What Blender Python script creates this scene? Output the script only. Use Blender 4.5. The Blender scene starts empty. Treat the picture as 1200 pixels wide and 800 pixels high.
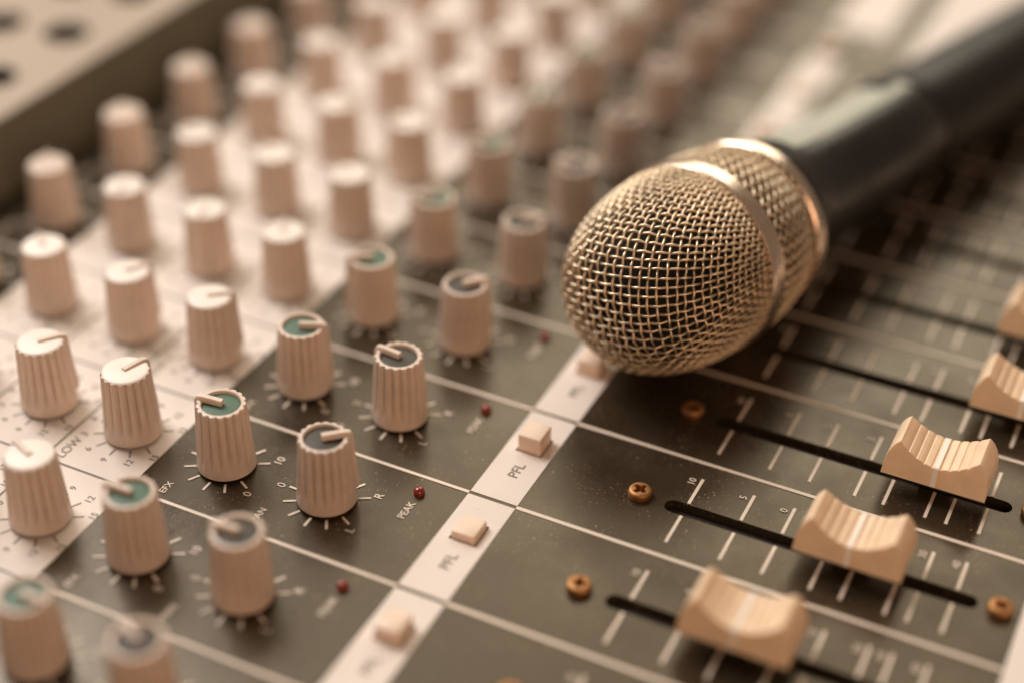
import bpy, bmesh, math, random
from mathutils import Vector, Matrix

random.seed(7)
P = 0.032                      # one channel pitch in metres; all coordinates below are in pitches
scene = bpy.context.scene
COL = scene.collection

# ------------------------------------------------------------------ camera
CAM = Vector((-9.5184, -4.2628, 7.2646)); TGT = Vector((-0.31715, 0.01944, 0.0)); ROLL = 0.0239
fw = (TGT - CAM).normalized(); rt = fw.cross(Vector((0, 0, 1))).normalized(); up = rt.cross(fw)
c, s = math.cos(ROLL), math.sin(ROLL)
rt2, up2 = c * rt + s * up, -s * rt + c * up
cd = bpy.data.cameras.new('camera'); cam = bpy.data.objects.new('camera', cd); COL.objects.link(cam)
M = Matrix((rt2, up2, -fw)).transposed().to_4x4(); M.translation = CAM * P
cam.matrix_world = M
cd.sensor_width = 36.0; cd.lens = 58.26; cd.clip_start = 0.01; cd.clip_end = 50
cd.dof.use_dof = True; cd.dof.focus_distance = 11.06 * P; cd.dof.aperture_fstop = 2.8; cd.dof.aperture_blades = 0
scene.camera = cam

# ------------------------------------------------------------------ light
w = bpy.data.worlds.new('World'); scene.world = w; w.use_nodes = True
bg = w.node_tree.nodes['Background']; bg.inputs['Color'].default_value = (1.0, 0.72, 0.52, 1); bg.inputs['Strength'].default_value = 0.19

def area(name, loc, target, sx, sy, power, color):
    d = bpy.data.lights.new(name, 'AREA'); d.shape = 'RECTANGLE'; d.size = sx; d.size_y = sy; d.energy = power; d.color = color
    o = bpy.data.objects.new(name, d); COL.objects.link(o); o.location = loc
    o.rotation_euler = (Vector(target) - Vector(loc)).to_track_quat('-Z', 'Y').to_euler(); return o
# tall window on the far side of the console, and the soft ceiling light of the room
area('window_light', (1.00, 0.24, 0.76), (0, 0, 0), 0.80, 0.80, 7.2, (1.0, 0.89, 0.69))
area('ceiling_light', (0.12, 0.50, 0.60), (0.05, 0.03, 0), 0.42, 0.42, 6.6, (1.0, 0.94, 0.88))
# warm fill added on the camera's side for the cap and knob fronts
area('warm_fill_light', (-0.62, -0.62, 0.34), (0, 0, 0), 0.5, 0.4, 2.0, (1.0, 0.58, 0.34))

scene.view_settings.view_transform = 'Standard'; scene.view_settings.look = 'None'
scene.view_settings.exposure = 0.0; scene.view_settings.gamma = 1.0; scene.view_settings.use_curve_mapping = False

# ------------------------------------------------------------------ materials
def mat(name, col, rough=.5, metal=0., noise=None, bump=None, spec=.5, var=0., rv=.08, tint=None, sss=0., coat=0., dust=None):
    """noise=(scale, amount), bump=(scale, strength), dust=(scale, threshold, colour)"""
    m = bpy.data.materials.new(name); m.use_nodes = True; nt = m.node_tree; N = nt.nodes; L = nt.links
    b = N['Principled BSDF']; b.inputs['Roughness'].default_value = rough; b.inputs['Metallic'].default_value = metal
    b.inputs['Specular IOR Level'].default_value = spec; b.inputs['Coat Weight'].default_value = coat
    if tint: b.inputs['Specular Tint'].default_value = (*tint, 1)
    if sss: b.inputs['Subsurface Weight'].default_value = sss; b.inputs['Subsurface Scale'].default_value = .0015; b.inputs['Subsurface Radius'].default_value = (1, .6, .35)
    tc = N.new('ShaderNodeTexCoord'); src = None
    rgb = N.new('ShaderNodeRGB'); rgb.outputs[0].default_value = (*col, 1); src = rgb.outputs[0]
    if noise:
        n = N.new('ShaderNodeTexNoise'); n.inputs['Scale'].default_value = noise[0]; n.inputs['Detail'].default_value = 6; n.inputs['Roughness'].default_value = .65
        L.new(tc.outputs['Object'], n.inputs['Vector'])
        r = N.new('ShaderNodeMapRange'); r.inputs['From Min'].default_value = .3; r.inputs['From Max'].default_value = .7
        r.inputs['To Min'].default_value = 1 - noise[1]; r.inputs['To Max'].default_value = 1 + noise[1]; L.new(n.outputs['Fac'], r.inputs['Value'])
        mx = N.new('ShaderNodeMix'); mx.data_type = 'RGBA'; mx.blend_type = 'MULTIPLY'; mx.inputs['Factor'].default_value = 1
        L.new(src, mx.inputs['A']); L.new(r.outputs['Result'], mx.inputs['B']); src = mx.outputs['Result']
        rr = N.new('ShaderNodeMapRange'); rr.inputs['From Min'].default_value = .3; rr.inputs['From Max'].default_value = .7
        rr.inputs['To Min'].default_value = max(rough - rv, .02); rr.inputs['To Max'].default_value = min(rough + rv, 1); L.new(n.outputs['Fac'], rr.inputs['Value'])
        L.new(rr.outputs['Result'], b.inputs['Roughness'])
    if dust:
        for (sc, thr, dc, amt) in dust:
            n2 = N.new('ShaderNodeTexNoise'); n2.inputs['Scale'].default_value = sc; n2.inputs['Detail'].default_value = 3
            L.new(tc.outputs['Object'], n2.inputs['Vector'])
            r2 = N.new('ShaderNodeMapRange'); r2.inputs['From Min'].default_value = thr; r2.inputs['From Max'].default_value = thr + .06
            r2.inputs['To Max'].default_value = amt; L.new(n2.outputs['Fac'], r2.inputs['Value'])
            # patches in which the dust has gathered
            n3 = N.new('ShaderNodeTexNoise'); n3.inputs['Scale'].default_value = sc / 14; n3.inputs['Detail'].default_value = 2; L.new(tc.outputs['Object'], n3.inputs['Vector'])
            r3 = N.new('ShaderNodeMapRange'); r3.inputs['From Min'].default_value = .42; r3.inputs['From Max'].default_value = .62; L.new(n3.outputs['Fac'], r3.inputs['Value'])
            mu = N.new('ShaderNodeMath'); mu.operation = 'MULTIPLY'; L.new(r2.outputs['Result'], mu.inputs[0]); L.new(r3.outputs['Result'], mu.inputs[1])
            mx = N.new('ShaderNodeMix'); mx.data_type = 'RGBA'; L.new(mu.outputs[0], mx.inputs['Factor']); L.new(src, mx.inputs['A']); mx.inputs['B'].default_value = (*dc, 1); src = mx.outputs['Result']
    if var:
        oi = N.new('ShaderNodeObjectInfo'); vr = N.new('ShaderNodeMapRange'); vr.inputs['To Min'].default_value = 1 - var; vr.inputs['To Max'].default_value = 1 + var
        L.new(oi.outputs['Random'], vr.inputs['Value']); mv_ = N.new('ShaderNodeMix'); mv_.data_type = 'RGBA'; mv_.blend_type = 'MULTIPLY'; mv_.inputs['Factor'].default_value = 1
        L.new(src, mv_.inputs['A']); L.new(vr.outputs['Result'], mv_.inputs['B']); src = mv_.outputs['Result']
    L.new(src, b.inputs['Base Color'])
    if bump:
        n = N.new('ShaderNodeTexNoise'); n.inputs['Scale'].default_value = bump[0]; n.inputs['Detail'].default_value = 4; L.new(tc.outputs['Object'], n.inputs['Vector'])
        bp = N.new('ShaderNodeBump'); bp.inputs['Strength'].default_value = bump[1]; bp.inputs['Distance'].default_value = .0002; L.new(n.outputs['Fac'], bp.inputs['Height']); L.new(bp.outputs['Normal'], b.inputs['Normal'])
    return m

M_DARK = mat('black_paint', (.034, .024, .014), .31, rv=.13, noise=(38, .30), bump=(2500, .10), spec=.58,
             tint=(1., .84, .64), dust=[(1500, .63, (.42, .30, .18), .75), (420, .70, (.30, .20, .10), .5)])
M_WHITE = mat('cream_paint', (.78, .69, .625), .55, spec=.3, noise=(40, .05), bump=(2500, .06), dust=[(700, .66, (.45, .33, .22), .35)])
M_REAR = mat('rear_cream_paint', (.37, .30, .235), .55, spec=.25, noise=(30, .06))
M_INKW = mat('cream_ink', (.78, .66, .55), .5)
M_INKB = mat('black_ink', (.16, .125, .095), .5)
M_KNOB = mat('beige_plastic', (.66, .535, .45), .40, var=.07, noise=(120, .10), bump=(4000, .04), sss=.10)
M_KNOBW = mat('white_plastic', (.82, .74, .67), .42, var=.04, noise=(150, .04), sss=.10)
M_GREEN = mat('green_plastic', (.085, .15, .105), .5, spec=.3, noise=(200, .10))
M_GREY = mat('grey_plastic', (.062, .055, .042), .5, spec=.3, noise=(200, .10))
M_CAP = mat('fader_plastic', (.84, .625, .43), .42, var=.04, noise=(150, .08), sss=.15)
M_LINE = mat('fader_line', (.90, .82, .73), .4)
M_BTN = mat('button_plastic', (.80, .62, .49), .38, noise=(150, .05), sss=.1)
M_BLACK = mat('black_void', (.015, .013, .012), .6, noise=(600, .4))
M_SLOT = mat('slot_felt', (.06, .05, .042), .75, noise=(400, .5), dust=[(900, .60, (.25, .17, .12), .5)])
M_LED = mat('red_led', (.22, .020, .012), .18, coat=.4)
M_BRASS = mat('copper_screw', (.46, .24, .10), .58, 1., noise=(500, .25))
M_WIRE = mat('champagne_wire', (.80, .65, .47), .40, 1., rv=.1, noise=(160, .22))
M_BAND = mat('polished_band', (.80, .66, .54), .28, 1., noise=(180, .05))
M_FOAM = mat('dark_foam', (.020, .016, .011), .9, bump=(900, .6))
M_BODY = mat('black_handle', (.006, .005, .0045), .30, spec=.6, noise=(120, .15), bump=(3000, .05))
M_BODY2 = mat('charcoal_sleeve', (.008, .006, .005), .45, spec=.4, noise=(120, .15), bump=(3000, .05))
M_RAIL = mat('olive_rail', (.165, .15, .105), .65, spec=.3, noise=(60, .1))
M_CHASSIS = mat('dark_chassis', (.03, .027, .024), .6, noise=(60, .1))

# ------------------------------------------------------------------ helpers
def mesh(name, verts, faces, smooth=False):
    me = bpy.data.meshes.new(name); me.from_pydata([(x * P, y * P, z * P) for x, y, z in verts], [], faces)
    bm = bmesh.new(); bm.from_mesh(me); bmesh.ops.recalc_face_normals(bm, faces=bm.faces); bm.to_mesh(me); bm.free()
    if smooth:
        me.shade_smooth()
    return me
def obj(name, me, m, parent=None, loc=(0, 0, 0), rz=0., kind=None):
    if m is not None and not me.materials: me.materials.append(m)
    o = bpy.data.objects.new(name, me); COL.objects.link(o); o.parent = parent
    o.location = (loc[0] * P, loc[1] * P, loc[2] * P); o.rotation_euler = (0, 0, rz)
    if kind: o['kind'] = kind
    return o
def empty(name, label, cat, loc=(0, 0, 0)):
    o = bpy.data.objects.new(name, None); COL.objects.link(o); o.empty_display_size = .02
    o.location = tuple(v * P for v in loc); o['label'] = label; o['category'] = cat; return o
def bm_mesh(name, bm, smooth=False, angle=None):
    bmesh.ops.recalc_face_normals(bm, faces=bm.faces)
    for v in bm.verts: v.co *= P
    me = bpy.data.meshes.new(name); bm.to_mesh(me); bm.free()
    if smooth: me.shade_smooth()
    if angle is not None:
        me.shade_smooth()
        me.set_sharp_from_angle(angle=angle)
    return me
def bm_box(bm, x0, x1, y0, y1, z0, z1):
    v = [bm.verts.new(p) for p in ((x0, y0, z0), (x1, y0, z0), (x1, y1, z0), (x0, y1, z0), (x0, y0, z1), (x1, y0, z1), (x1, y1, z1), (x0, y1, z1))]
    for f in ((0, 3, 2, 1), (4, 5, 6, 7), (0, 1, 5, 4), (1, 2, 6, 5), (2, 3, 7, 6), (3, 0, 4, 7)): bm.faces.new([v[i] for i in f])
    return v
def box_mesh(name, x0, x1, y0, y1, z0, z1, bev=0., seg=2):
    bm = bmesh.new(); bm_box(bm, x0, x1, y0, y1, z0, z1)
    if bev: bmesh.ops.bevel(bm, geom=bm.edges[:], offset=bev, segments=seg, affect='EDGES', profile=.5)
    return bm_mesh(name, bm, angle=math.radians(40))
def lathe(name, prof, seg=48, angle=35):
    bm = bmesh.new(); rings = []
    for r, z in prof:
        if r < 1e-6: rings.append([bm.verts.new((0, 0, z))])
        else: rings.append([bm.verts.new((r * math.cos(2 * math.pi * k / seg), r * math.sin(2 * math.pi * k / seg), z)) for k in range(seg)])
    for a, b in zip(rings, rings[1:]):
        for k in range(seg):
            q = [a[k % len(a)], a[(k + 1) % len(a)], b[(k + 1) % len(b)], b[k % len(b)]]
            q = [v for i, v in enumerate(q) if v not in q[:i]]
            if len(q) > 2: bm.faces.new(q)
    return bm_mesh(name, bm, angle=math.radians(angle))
def plate_with_holes(name, outer, holes, z, depth, floor=True):
    """flat sheet with through holes whose walls go down to `depth`"""
    bm = bmesh.new(); loops = []
    for loop in [outer] + holes:
        vs = [bm.verts.new((x, y, z)) for x, y in loop]; loops.append(vs)
        for i in range(len(vs)): bm.edges.new((vs[i], vs[(i + 1) % len(vs)]))
    bmesh.ops.triangle_fill(bm, use_beauty=True, use_dissolve=False, edges=bm.edges[:], normal=(0, 0, 1))
    for vs in loops:
        lo = [bm.verts.new((v.co.x, v.co.y, z - depth)) for v in vs]
        for i in range(len(vs)): j = (i + 1) % len(vs); bm.faces.new((vs[i], vs[j], lo[j], lo[i]))
    return bm_mesh(name, bm, angle=math.radians(30))
def circle(cx, cy, r, n=28): return [(cx + r * math.cos(2 * math.pi * k / n), cy + r * math.sin(2 * math.pi * k / n)) for k in range(n)]
def stadium(cx, y0, y1, hw, n=7):
    pts = []
    for k in range(n + 1): a = math.pi * k / n; pts.append((cx + hw * math.cos(a), y1 - hw + hw * math.sin(a)))
    for k in range(n + 1): a = math.pi + math.pi * k / n; pts.append((cx + hw * math.cos(a), y0 + hw + hw * math.sin(a)))
    return pts
def rect(x0, x1, y0, y1): return [(x0, y0), (x1, y0), (x1, y1), (x0, y1)]
TEXTS = {}
def text_mesh(body, size, m):
    key = (body, size, m.name)
    if key in TEXTS: return TEXTS[key]
    cu = bpy.data.curves.new('lettering', 'FONT'); cu.body = body; cu.size = size * P; cu.align_x = 'CENTER'; cu.align_y = 'CENTER'
    cu.extrude = .0007 * P; cu.offset = .006 * size * P; cu.resolution_u = 3
    o = bpy.data.objects.new('lettering', cu); COL.objects.link(o)
    bpy.context.view_layer.update()
    me = bpy.data.meshes.new_from_object(o.evaluated_get(bpy.context.evaluated_depsgraph_get()))
    bpy.data.objects.remove(o); TEXTS[key] = me; return me
def text(body, x, y, size, m, parent, z=.005, rz=0., name='lettering'):
    me = text_mesh(body, size, m)
    if not me.materials: me.materials.append(m)
    return obj(name, me, None, parent, (x, y, z), rz)

# ------------------------------------------------------------------ the console
console = empty('mixing_console', 'audio mixing console with rows of beige knobs, faders and cream and black printed panel', 'mixing console')
X0, X1 = -6, 9
YF, YS1, YS0, YW0, YW1, YR = -4.031, -.823, -.477, 1.567, 3.78, 4.753
LASTF = 5                       # fader channels run up to here
SL0, SL1, SLW, SLC = -3.775, -1.685, .062, -.512   # slot: ends, half width, offset of its middle from the channel's far edge
holes = []
BTN = (.545, .735, -.742, -.572)  # push-button opening inside a channel
for n in range(X0, LASTF + 1):
    holes.append(stadium(n + 1 + SLC, SL0, SL1, SLW))
    holes.append(rect(n + BTN[0] - .012, n + BTN[1] + .012, BTN[2] - .012, BTN[3] + .012))
face = obj('faceplate', plate_with_holes('faceplate', rect(X0, X1, YF, YR - .012), holes, 0, .075), M_DARK, console)
obj('chassis', box_mesh('chassis', X0, X1, YF - 1.2, 8.6, -1.6, -.5), M_CHASSIS, console)
tray = obj('slot_tray', box_mesh('slot_tray', X0 + .02, X1 - .02, YF + .02, YR - .03, -.30, -.085), M_SLOT, console)
# cream rear connector panel with a grid of round sockets
rh = []
for n in range(X0, X1 - 1):
    for y, dx in ((5.30, .27), (5.95, .17), (6.65, .22), (7.4, .22)): rh.append(circle(n + dx, y, .212))
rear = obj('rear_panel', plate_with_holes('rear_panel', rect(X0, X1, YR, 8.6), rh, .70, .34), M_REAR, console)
SOCK = lathe('socket', [(.2115, .695), (.200, .695), (.200, .36), (0, .36)], 28)
for n in range(X0, X1 - 1):
    for y, dx in ((5.30, .27), (5.95, .17), (6.65, .22), (7.4, .22)): obj('socket', SOCK, M_BLACK, rear, (n + dx, y, 0))
obj('socket_backing', box_mesh('socket_backing', X0 + .02, X1 - .02, YR + .02, 8.58, .28, .345), M_BLACK, console)
obj('rear_housing', box_mesh('rear_housing', X0, X1, YR - .010, 8.6, -.5, .352), M_RAIL, console)
obj('housing_front', box_mesh('housing_front', X0, X1, YR - .012, YR - .003, .3535, .698), M_RAIL, console)
# cream front rail
obj('front_rail', box_mesh('front_rail', X0, X1, YF - 1.1, YF - .004, -.3, .012, .012), M_WHITE, console)
# cream printed fields
eqf = obj('equalizer_field', box_mesh('equalizer_field', X0 + .01, X1 - .01, YW0, YW1, .0008, .0035), M_WHITE, console)
for n in range(X0, LASTF):
    hole = rect(n + BTN[0] - .012, n + BTN[1] + .012, BTN[2] - .012, BTN[3] + .012)
    obj('button_strip', plate_with_holes('button_strip', rect(n + .0155, n + 1 - .0155, YS1, YS0), [hole], .0036, .0028), M_WHITE, face)
obj('button_strip', plate_with_holes('button_strip_end', rect(LASTF + .0155, LASTF + .5, YS1, YS0), [], .0036, .0028), M_WHITE, face)
# master section beyond the last channel
obj('master_field', box_mesh('master_field', 6.22, X1 - .01, -1.08, -.50, .0008, .0036), M_WHITE, face)
obj('master_field', box_mesh('master_field', 5.80, X1 - .01, -3.2, -1.36, .0008, .0036), M_WHITE, face)

# channel lines
line_d = box_mesh('channel_line', -.0145, .0145, YF + .004, YS1 - .002, .0008, .0040)
line_m = box_mesh('channel_line_middle', -.0125, .0125, YS0 + .002, YW0 - .002, .0008, .0040)
line_t = box_mesh('channel_line_rear', -.0125, .0125, YW1 + .002, 4.70, .0008, .0040)
line_w = box_mesh('field_line', -.009, .009, YW0 + .002, YW1 - .002, .0040, .0055)
for n in range(X0 + 1, LASTF + 2):
    obj('channel_line', line_d, M_INKW, face, (n, 0, 0))
for n in range(X0 + 1, X1):
    obj('channel_line', line_m, M_INKW, face, (n, 0, 0))
    obj('channel_line', line_t, M_INKW, face, (n, 0, 0))
    obj('field_line', line_w, M_INKB, eqf, (n, 0, 0))
for y in (2.27, 2.975):
    for n in range(X0, X1):
        obj('field_line', bpy.data.meshes.get('field_cross') or box_mesh('field_cross', .012, .988, -.008, .008, .0040, .0053), M_INKB, eqf, (n, y, 0))

# ---- knobs: fluted body, coloured insert, hooked pointer
KR0, KR1, KH = .203, .169, .535
def knob_body(rec):
    bm = bmesh.new(); nr = 17; seg = nr * 8; rings = []
    zs = [.022, .028, .06, .10, .13, .17, .25, .35, .45, KH - .03, KH - .012, KH - .003, KH]
    for i, z in enumerate(zs):
        t = z / KH; R = KR0 + (KR1 - KR0) * t
        if i == 0: R -= .008
        if i == len(zs) - 3: R -= .0
        if i == len(zs) - 2: R -= .005
        if i == len(zs) - 1: R -= .015
        d = max(0, min(1, (z - .085) / .09)) * .15
        if z > KH - .01: d *= .6
        ring = []
        for k in range(seg):
            a = 2 * math.pi * k / seg; f = abs(math.sin(nr * a / 2)); f = (1 - f) ** 1.25
            ring.append(bm.verts.new((R * (1 - d * f) * math.cos(a), R * (1 - d * f) * math.sin(a), z)))
        rings.append(ring)
    for r, z in ((KR1 - .032, KH), (KR1 - .038, KH - .006), (KR1 - .040, KH - rec), (0, KH - rec)):
        rings.append([bm.verts.new((r * math.cos(2 * math.pi * k / seg), r * math.sin(2 * math.pi * k / seg), z)) for k in range(seg)] if r else [bm.verts.new((0, 0, z))])
    for a, b in zip(rings, rings[1:]):
        for k in range(seg):
            q = [a[k], a[(k + 1) % seg], b[(k + 1) % len(b)], b[k % len(b)]]
            if len(b) == 1: q = q[:3]
            bm.faces.new(q)
    # spindle collar underneath reaches the panel
    return bm_mesh('knob_body', bm, angle=math.radians(38))
def sweep(name, path, prof, angle=40):
    """path: (r, z) points in the XZ plane; prof: (width, normal offset) outline"""
    bm = bmesh.new(); rings = []
    for i, (r, z) in enumerate(path):
        a = path[max(i - 1, 0)]; b = path[min(i + 1, len(path) - 1)]
        t = Vector((b[0] - a[0], b[1] - a[1])).normalized(); n = Vector((-t.y, t.x))
        rings.append([bm.verts.new((r + n.x * o, wd, z + n.y * o)) for wd, o in prof])
    m = len(prof)
    for a, b in zip(rings, rings[1:]):
        for k in range(m): bm.faces.new((a[k], a[(k + 1) % m], b[(k + 1) % m], b[k]))
    bm.faces.new(rings[0]); bm.faces.new(rings[-1])
    return bm_mesh(name, bm, angle=math.radians(angle))
pprof = [(-.023, -.02), (-.023, .012), (-.016, .021), (.016, .021), (.023, .012), (.023, -.02)]
ppath = [(-.012, KH + .004), (.10, KH + .006), (KR1 - .022, KH + .006), (KR1 - .006, KH + .001), (KR1 + .001, KH - .014), (KR1 + .006, KH - .08), (KR1 + .012, KH - .20), (KR0 - .004, .14), (KR0 - .012, .09)]
POINTER = sweep('pointer', ppath, pprof)
BODY_R = knob_body(.034); BODY_W = knob_body(.012)
INS_R = lathe('insert', [(KR1 - .041, KH - .033), (KR1 - .041, KH - .026), (KR1 - .050, KH - .023), (0, KH - .021)], 40)
INS_W = lathe('insert_flush', [(KR1 - .012, KH - .004), (KR1 - .012, KH + .002), (KR1 - .020, KH + .008), (KR1 - .034, KH + .0105), (0, KH + .012)], 40)
COLLAR = lathe('collar', [(0, .001), (.15, .001), (.15, .024), (0, .024)], 24)
def knob(x, y, kind, ang):
    white = kind == 'white'
    m = {'white': M_KNOBW, 'green': M_GREEN, 'grey': M_GREY, 'tan': M_KNOB}[kind]
    k = obj('knob', BODY_W if kind in ('white', 'tan') else BODY_R, M_KNOB, console, (x, y, 0), math.radians(ang))
    insme = bpy.data.meshes.get('insert_' + kind)
    if not insme:
        insme = (INS_W if kind in ('white', 'tan') else INS_R).copy(); insme.name = 'insert_' + kind; insme.materials.clear(); insme.materials.append(m)
    obj('insert', insme, None, k); obj('pointer', POINTER, M_KNOB, k); obj('collar', COLLAR, M_BLACK, k)
    k['label'] = {'white': 'fluted beige knob with cream white top on cream field', 'green': 'fluted beige knob with green top disc', 'tan': 'fluted plain beige knob beside the raised rear housing', 'grey': 'fluted beige knob with dark grey top disc'}[kind]
    return k
def ticks(ink, name, r0, r1, hw):
    bm = bmesh.new()
    for i in range(11):
        a = math.radians(240 - 30 * i); ca, sa = math.cos(a), math.sin(a)
        v = bm_box(bm, r0, r1, -hw, hw, .0042, .0056)
        for q in v: q.co = Vector((q.co.x * ca - q.co.y * sa, q.co.x * sa + q.co.y * ca, q.co.z))
    me = bm_mesh(name, bm); me.materials.append(ink); return me
TK_D = ticks(M_INKW, 'scale_ticks', .205, .290, .0085)
TK_W = ticks(M_INKB, 'scale_ticks_black', .205, .275, .006)
NUMW = ['15', '12', '9', '6', '3', '0', '3', '6', '9', '12', '15']
ANG = {(-3, 'wm'): -38, (-3, 'wl'): -17, (-3, 'g'): 96, (-3, 'p'): -49, (-4, 'wl'): 69, (-4, 'g'): 93, (-4, 'p'): 94, (-5, 'g'): -92, (-5, 'p'): 65,
       (-2, 'wt'): 48, (-2, 'wm'): -30, (-2, 'wl'): -49, (-2, 'g'): -67, (-2, 'p'): 85, (-1, 'g'): 122, (-1, 'p'): -45, (-1, 'wl'): 30}
for n in range(X0, X1):
    cx = n + .5
    for key, y, kind in (('ga', 4.12, 'tan'), ('wt', 3.37, 'white'), ('wm', 2.602, 'white'), ('wl', 1.882, 'white'), ('g', 1.111, 'green'), ('p', .326, 'grey')):
        if n < -5 and key in ('wt', 'ga', 'wm'): continue
        ang = ANG.get((n, key), random.choice((90, 60, 45, 120, 30, -40, 200)) + random.uniform(-12, 12))
        knob(cx, y, kind, ang)
        white = kind == 'white'
        obj('scale_ticks', TK_W if white else TK_D, None, eqf if white else face, (cx, y, 0))
        if n <= 3:
            if white:
                for i, b in enumerate(NUMW):
                    a = math.radians(240 - 30 * i); r = .335
                    text(b, cx + r * math.cos(a), y + r * math.sin(a), .072, M_INKB, eqf, name='numeral')
            elif key in 'g':
                text('0', cx - .192, y - .288, .085, M_INKW, face, name='numeral'); text('10', cx + .195, y - .296, .085, M_INKW, face, name='numeral')
                text('EFX', cx - .378, y + .231, .070, M_INKW, face)
            elif key == 'p':
                text('L', cx - .192, y - .288, .085, M_INKW, face); text('R', cx + .185, y - .292, .085, M_INKW, face)
                text('0', cx - .01, y + .345, .085, M_INKW, face, name='numeral'); text('PAN', cx - .33, y + .32, .070, M_INKW, face)
            if key == 'wl': text('LOW', cx - .335, y + .29, .098, M_INKB, eqf)
        if key == 'ga' and n <= 3: text('GAIN', cx - .30, y + .30, .10, M_INKW, face)

# ---- peak lamps, PFL buttons
LED = lathe('peak_lamp', [(.040, .0), (.040, .018), (.036, .034), (.026, .046), (.013, .052), (0, .054)], 24, 60)
BTN_ME = box_mesh('push_button', -.095, .095, -.085, .085, -.28, .118, .012, 3)
PRESSED = {-2: .02, -3: -.055, -4: -.01, -1: 0}
for n in range(X0, LASTF + 1):
    cx = n + .5
    l = obj('peak_lamp', LED, M_LED, console, (n + .832, -.186, 0))
    l['label'] = 'small domed red peak indicator lamp'
    if n <= 3: text('PEAK', n + .645, -.194, .075, M_INKW, face)
    b = obj('push_button', BTN_ME, M_BTN, console, (n + (BTN[0] + BTN[1]) / 2, (BTN[2] + BTN[3]) / 2, PRESSED.get(n, random.choice((0, 0, -.06)))))
    if n == -3: b['label'] = 'cream push button pressed in'
    if n <= 3: text('PFL', n + .338, -.668, .105, M_INKB, face)

# ---- screws
def screw_mesh():
    bm = bmesh.new(); seg = 32; R = .080
    prof = [(R * .96, .002), (R, .012), (R, .040), (R * .96, .050), (R * .88, .057), (R * .72, .060)]
    rings = [[bm.verts.new((r * math.cos(2 * math.pi * k / seg), r * math.sin(2 * math.pi * k / seg), z)) for k in range(seg)] for r, z in prof]
    for a, b in zip(rings, rings[1:]):
        for k in range(seg): bm.faces.new((a[k], a[(k + 1) % seg], b[(k + 1) % seg], b[k]))
    # cross recess outline
    pl = []
    hw, L = .013, .050
    for q in range(4):
        a = math.pi / 2 * q; u = Vector((math.cos(a), math.sin(a))); v = Vector((-u.y, u.x))
        pl += [u * L - v * hw, u * L + v * hw, u * hw * 1.5 + v * hw * 1.5]
    top = [bm.verts.new((p.x, p.y, .060)) for p in pl]
    ed = [bm.edges.new((top[i], top[(i + 1) % 12])) for i in range(12)]
    ring = rings[-1]; red = [bm.edges.get((ring[k], ring[(k + 1) % seg])) for k in range(seg)]
    bmesh.ops.triangle_fill(bm, use_beauty=True, edges=ed + red, normal=(0, 0, 1))
    lo = [bm.verts.new((v.co.x * .7, v.co.y * .7, .012)) for v in top]
    for i in range(12): j = (i + 1) % 12; bm.faces.new((top[i], top[j], lo[j], lo[i]))
    bm.faces.new(lo)
    return bm_mesh('screw', bm, angle=math.radians(35))
SCREW = screw_mesh()
for n in range(X0, LASTF + 1):
    for y in (-1.505, -3.91):
        obj('screw', SCREW, M_BRASS, console, (n + 1 + SLC, y, 0), random.uniform(0, 1.5))

# ---- fader scales, stems and caps
TY = [-1.828, -2.194, -2.477, -2.791, -2.988, -3.27, -3.41, -3.627]
TL = ['10', '5', '0', '5', '10', '20', '30', '40']
bm = bmesh.new()
for y in TY:
    bm_box(bm, SLW + .006, .345, y - .011, y + .011, .0008, .0040); bm_box(bm, -.352, -SLW - .006, y - .011, y + .011, .0008, .0040)
FSC = bm_mesh('fader_scale', bm)
zb, zt, zd = .150, .402, .283
def hwid(z): return .203 + (.150 - .203) * (z - zb) / (zt - zb)
prof = [(.349, zb), (.347, zb + .02), (.342, .24), (.325, .31), (.298, .365), (.272, .396), (.262, zt)]
# ribbed saddle
rib = []
NR = 9; half = .258
def sad(y): return zd + (zt - .006 - zd) * (abs(y) / half) ** 2.0
for i in range(NR):
    ya = half - 2 * half * i / NR; yb = half - 2 * half * (i + 1) / NR; g = .011
    rib += [(ya - .001, sad(ya) - (.007 if i else 0)), (ya - g, sad(ya - g) + .002), ((ya + yb) / 2, sad((ya + yb) / 2) + .003), (yb + g, sad(yb + g) + .002)]
full = prof + rib + [(-y, z) for y, z in reversed(prof)]
bm = bmesh.new()
cols = {}
for sd in (-1, 1):
    cols[sd] = ([bm.verts.new((sd * hwid(z), y, z)) for y, z in full], [bm.verts.new((sd * .203, y, zb - .004)) for y, z in full])
for i in range(len(full) - 1):
    bm.faces.new((cols[-1][0][i], cols[-1][0][i + 1], cols[1][0][i + 1], cols[1][0][i]))
    bm.faces.new((cols[-1][1][i], cols[-1][1][i + 1], cols[1][1][i + 1], cols[1][1][i]))
    for sd in (-1, 1): bm.faces.new((cols[sd][0][i], cols[sd][0][i + 1], cols[sd][1][i + 1], cols[sd][1][i]))
for e in (0, -1): bm.faces.new((cols[-1][0][e], cols[1][0][e], cols[1][1][e], cols[-1][1][e]))
CAPM = bm_mesh('fader_cap', bm, angle=math.radians(28))
bv = bmesh.new()
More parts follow.
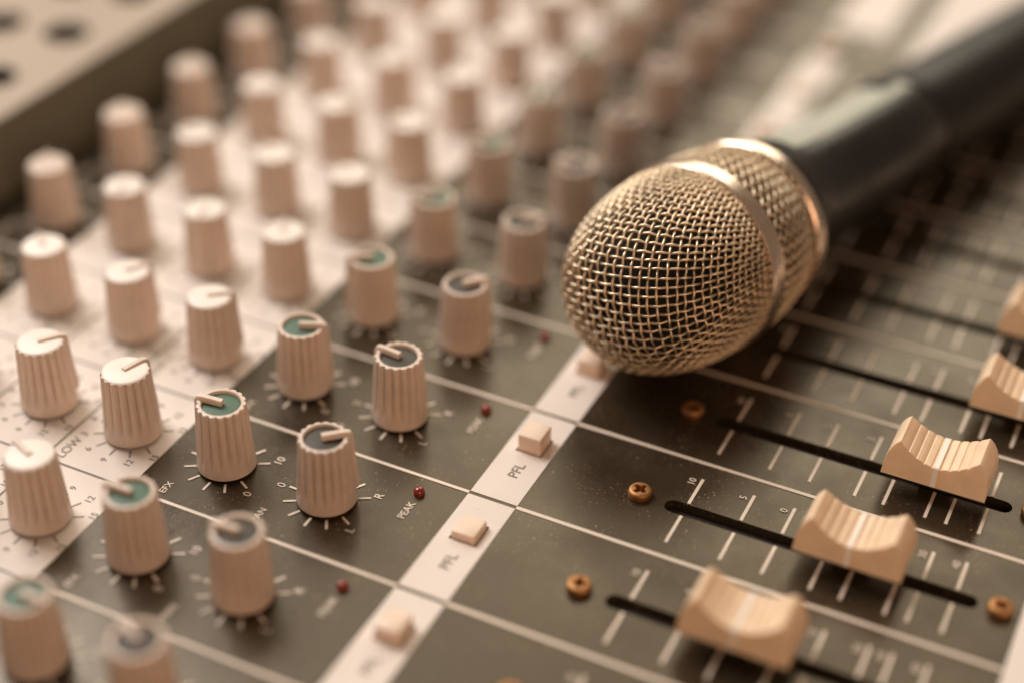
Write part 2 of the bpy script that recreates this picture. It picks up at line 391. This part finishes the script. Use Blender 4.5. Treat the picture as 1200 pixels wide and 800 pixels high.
# white index line wrapped over the saddle
path = [(-.210, zb + .002), (-hwid(zd) - .006, zd + .001), (-hwid(zd) + .004, zd + .0075), (hwid(zd) - .004, zd + .0075), (hwid(zd) + .006, zd + .001), (.210, zb + .002)]
rings = []
for x, z in path:
    inx = x * .93; inz = z - .012
    rings.append([bv.verts.new(p) for p in ((x, -.017, z), (x, .017, z), (inx, .017, inz), (inx, -.017, inz))])
for a, b in zip(rings, rings[1:]):
    for k in range(4): bv.faces.new((a[k], a[(k + 1) % 4], b[(k + 1) % 4], b[k]))
bv.faces.new(rings[0]); bv.faces.new(rings[-1])
IDX = bm_mesh('index_line', bv)
STEM = box_mesh('fader_stem', -.03, .03, -.11, .11, -.30, zb + .02)
UNDER = box_mesh('cap_underside', -.19, .19, -.33, .33, zb - .012, zb + .006)
CY = {-5: -3.3, -4: -3.3, -3: -2.562, -2: -2.962, -1: -3.257, 0: -3.62, 1: -3.60, 2: -3.66, 3: -3.62, 4: -3.6, 5: -3.6}
for n in range(X0, LASTF + 1):
    cx = n + 1 + SLC
    obj('fader_scale', FSC, M_INKW, face, (cx, 0, 0))
    for y, b in zip(TY, TL): text(b, cx + .29, y + .058, .072, M_INKW, face, name='numeral')
    if n in CY:
        cap = obj('fader_cap', CAPM, M_CAP, console, (cx, CY[n], 0)); cap['label'] = 'ribbed saddle-shaped tan fader cap with white index line'
        obj('index_line', IDX, M_LINE, cap); obj('fader_stem', STEM, M_BLACK, cap)

# ------------------------------------------------------------------ the microphone
mic = empty('microphone', 'handheld microphone with champagne wire mesh head and black handle lying across the console', 'microphone')
MAZ, MTI, R1 = -.265, -.045, .739
MC = Vector((.231, -1.129, R1 * math.cos(MTI) + .008))
ax = Vector((math.cos(MTI) * math.cos(MAZ), math.cos(MTI) * math.sin(MAZ), math.sin(MTI)))
mu = Vector((0, 0, 1)).cross(ax).normalized(); mv = ax.cross(mu)
mic.matrix_world = Matrix((mu, mv, ax)).transposed().to_4x4(); mic.matrix_world.translation = MC * P
mic.location = MC * P
mic.rotation_euler = Matrix((mu, mv, ax)).transposed().to_euler()
# local frame: +Z along the handle, dome towards -Z
DD, EE, RD = 1.002, .612, .965 * R1
KMAX = 400
arc = [(0., 0., -DD)]           # (arc length from pole, radius, z)
for i in range(1, KMAX + 1):
    k = math.pi / 2 * (1 - i / KMAX); r = RD * max(math.cos(k), 0) ** EE; z = -DD * math.sin(k)
    a = arc[-1]; arc.append((a[0] + math.hypot(r - a[1], z - a[2]), r, z))
ARC = arc[-1][0]
def dome_pt(x, y, off):
    rho = math.hypot(x, y)
    if rho > ARC: return None
    lo, hi = 0, len(arc) - 1
    while hi - lo > 1:
        m = (lo + hi) // 2
        if arc[m][0] <= rho: lo = m
        else: hi = m
    a, b = arc[lo], arc[hi]; t = (rho - a[0]) / max(b[0] - a[0], 1e-9)
    r = a[1] + (b[1] - a[1]) * t; z = a[2] + (b[2] - a[2]) * t
    dr, dz = b[1] - a[1], b[2] - a[2]; l = math.hypot(dr, dz) or 1
    nr, nz = -dz / l, dr / l
    nr, nz = (nr, nz) if nz < 0 or nr > 0 else (-nr, -nz)
    nr, nz = dz / l, -dr / l
    r += nr * off; z += nz * off
    ph = math.atan2(y, x)
    return Vector((r * math.cos(ph), r * math.sin(ph), z))
def tubes(name, lines, rad, sides=5):
    V, F = [], []
    for pts in lines:
        if len(pts) < 3: continue
        base = len(V); prev = None
        for i, p in enumerate(pts):
            t = (pts[min(i + 1, len(pts) - 1)] - pts[max(i - 1, 0)]).normalized()
            if prev is None: n = t.orthogonal().normalized()
            else: n = (prev - t * prev.dot(t)).normalized()
            prev = n; b = t.cross(n)
            for k in range(sides):
                a = 2 * math.pi * k / sides; q = p + (n * math.cos(a) + b * math.sin(a)) * rad; V.append(tuple(q))
        for i in range(len(pts) - 1):
            for k in range(sides):
                k2 = (k + 1) % sides; F.append((base + i * sides + k, base + i * sides + k2, base + (i + 1) * sides + k2, base + (i + 1) * sides + k))
    return mesh(name, V, F, True)
WP, WR = .065, .0098           # mesh pitch and wire radius
rng = random.Random(3); lines = []
NW = int(ARC / WP)
rot = math.radians(-14)
for d in (0, 1):
    for i in range(-NW, NW + 1):
        c0 = (i + .5) * WP; cur = []
        n = int(2 * ARC / (WP / 4))
        for j in range(n + 1):
            tt = -ARC + j * WP / 4
            sgn = 1 if (i + d) % 2 == 0 else -1
            off = WR * .95 * math.cos(math.pi * (tt / WP - .5)) * sgn
            wob = .004 * math.sin(tt * 3.1 + i * 1.7) + .003 * math.sin(tt * 7 + i)
            x, y = (tt, c0 + wob) if d == 0 else (c0 + wob, tt)
            xr, yr = x * math.cos(rot) - y * math.sin(rot), x * math.sin(rot) + y * math.cos(rot)
            q = dome_pt(xr, yr, off)
            if q is None:
                if len(cur) > 2: lines.append(cur)
                cur = []
            else: cur.append(q)
        if len(cur) > 2: lines.append(cur)
obj('front_grille', tubes('front_grille', lines, WR), M_WIRE, mic)
# lining behind the mesh
lp = [(max(r - .07, 0) * .985, z + .05) for (a, r, z) in arc[::10]]
obj('foam_liner', lathe('foam_liner', [(0, lp[0][1])] + lp[1:] + [(RD - .08, .1), (.55, .70), (0, .70)], 64, 60), M_FOAM, mic)
# equator band
B0, B1 = -.012, .155
obj('grille_band', lathe('grille_band', [(R1 - .06, B0 + .004), (R1 - .018, B0), (R1 - .006, B0 + .004), (R1, B0 + .014), (R1 + .001, B0 + .05), (R1 + .002, .10), (R1, B1 - .03), (R1 - .004, B1 - .010), (R1 - .014, B1), (R1 - .07, B1 - .004)], 128, 30), M_BAND, mic)
# rear mesh: shallow cone from the band to the collar
RA, RB, SA, SB = R1 - .028, .634, B1 - .01, .685
def cone_pt(s_, ph, off):
    t = (s_ - SA) / (SB - SA); r = RA + (RB - RA) * t ** 1.15 + .018 * math.sin(math.pi * t) + off
    return Vector((r * math.cos(ph), r * math.sin(ph), s_))
lines = []; NH = 50; H = SB - SA
tw = H / .69                    # 45 degree helix
for d in (-1, 1):
    for i in range(NH):
        cur = []
        for j in range(81):
            t = j / 80; s_ = SA + H * t
            ph = 2 * math.pi * i / NH + d * tw * t
            u = (2 * tw * t) / (2 * math.pi / NH)
            off = WR * .9 * math.cos(math.pi * u) * (1 if d > 0 else -1)
            cur.append(cone_pt(s_, ph, off))
        lines.append(cur)
obj('rear_grille', tubes('rear_grille', lines, WR * .92), M_WIRE, mic)
# rear collar ring
obj('collar_ring', lathe('collar_ring', [(.55, .672), (.640, .672), (.668, .676), (.680, .690), (.684, .73), (.680, .775), (.668, .792), (.645, .800), (.52, .802)], 128, 30), M_BAND, mic)
# handle
obj('handle', lathe('handle', [(.40, .790), (.615, .803), (.622, .83), (.615, .90), (.570, 1.02), (.515, 1.30), (.482, 1.7), (.468, 2.4), (.460, 3.02), (.452, 3.045), (.43, 3.05)], 96, 30), M_BODY, mic)
obj('joint_ring', lathe('joint_ring', [(.41, 3.045), (.425, 3.05), (.425, 3.10), (.41, 3.105)], 96, 30), M_BLACK, mic)
obj('handle_sleeve', lathe('handle_sleeve', [(.41, 3.10), (.452, 3.10), (.466, 3.115), (.468, 3.17), (.465, 3.8), (.458, 5.2), (.445, 6.9), (.43, 7.0), (.40, 7.04), (0, 7.045)], 96, 30), M_BODY2, mic)

# window highlight on the handle top painted as a pale patch; dark nub added
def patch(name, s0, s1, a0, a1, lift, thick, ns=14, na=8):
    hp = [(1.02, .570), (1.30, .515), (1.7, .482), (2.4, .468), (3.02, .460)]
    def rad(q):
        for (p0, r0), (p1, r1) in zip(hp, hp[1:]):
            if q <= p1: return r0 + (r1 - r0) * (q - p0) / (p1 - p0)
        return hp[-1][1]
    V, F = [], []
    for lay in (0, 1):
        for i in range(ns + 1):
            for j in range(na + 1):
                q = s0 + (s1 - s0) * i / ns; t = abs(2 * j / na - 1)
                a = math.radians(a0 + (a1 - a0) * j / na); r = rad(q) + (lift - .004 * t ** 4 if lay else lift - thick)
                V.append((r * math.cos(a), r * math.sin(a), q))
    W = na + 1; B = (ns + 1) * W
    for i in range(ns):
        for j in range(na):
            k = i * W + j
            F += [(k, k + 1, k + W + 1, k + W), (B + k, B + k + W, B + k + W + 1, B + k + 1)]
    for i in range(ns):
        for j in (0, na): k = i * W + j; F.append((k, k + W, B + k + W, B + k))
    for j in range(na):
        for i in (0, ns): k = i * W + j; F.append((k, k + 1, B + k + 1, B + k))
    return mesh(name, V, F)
M_HIGHLIGHT = mat('painted_highlight', (.42, .43, .36), .5, noise=(200, .08))
highlight = obj('highlight_patch', patch('highlight_patch', 1.15, 2.97, 52, 98, .010, .03), M_HIGHLIGHT, mic)
obj('added_dark_nub', patch('added_dark_nub', 2.72, 2.93, 58, 82, .050, .042, 4, 4), M_BLACK, highlight)
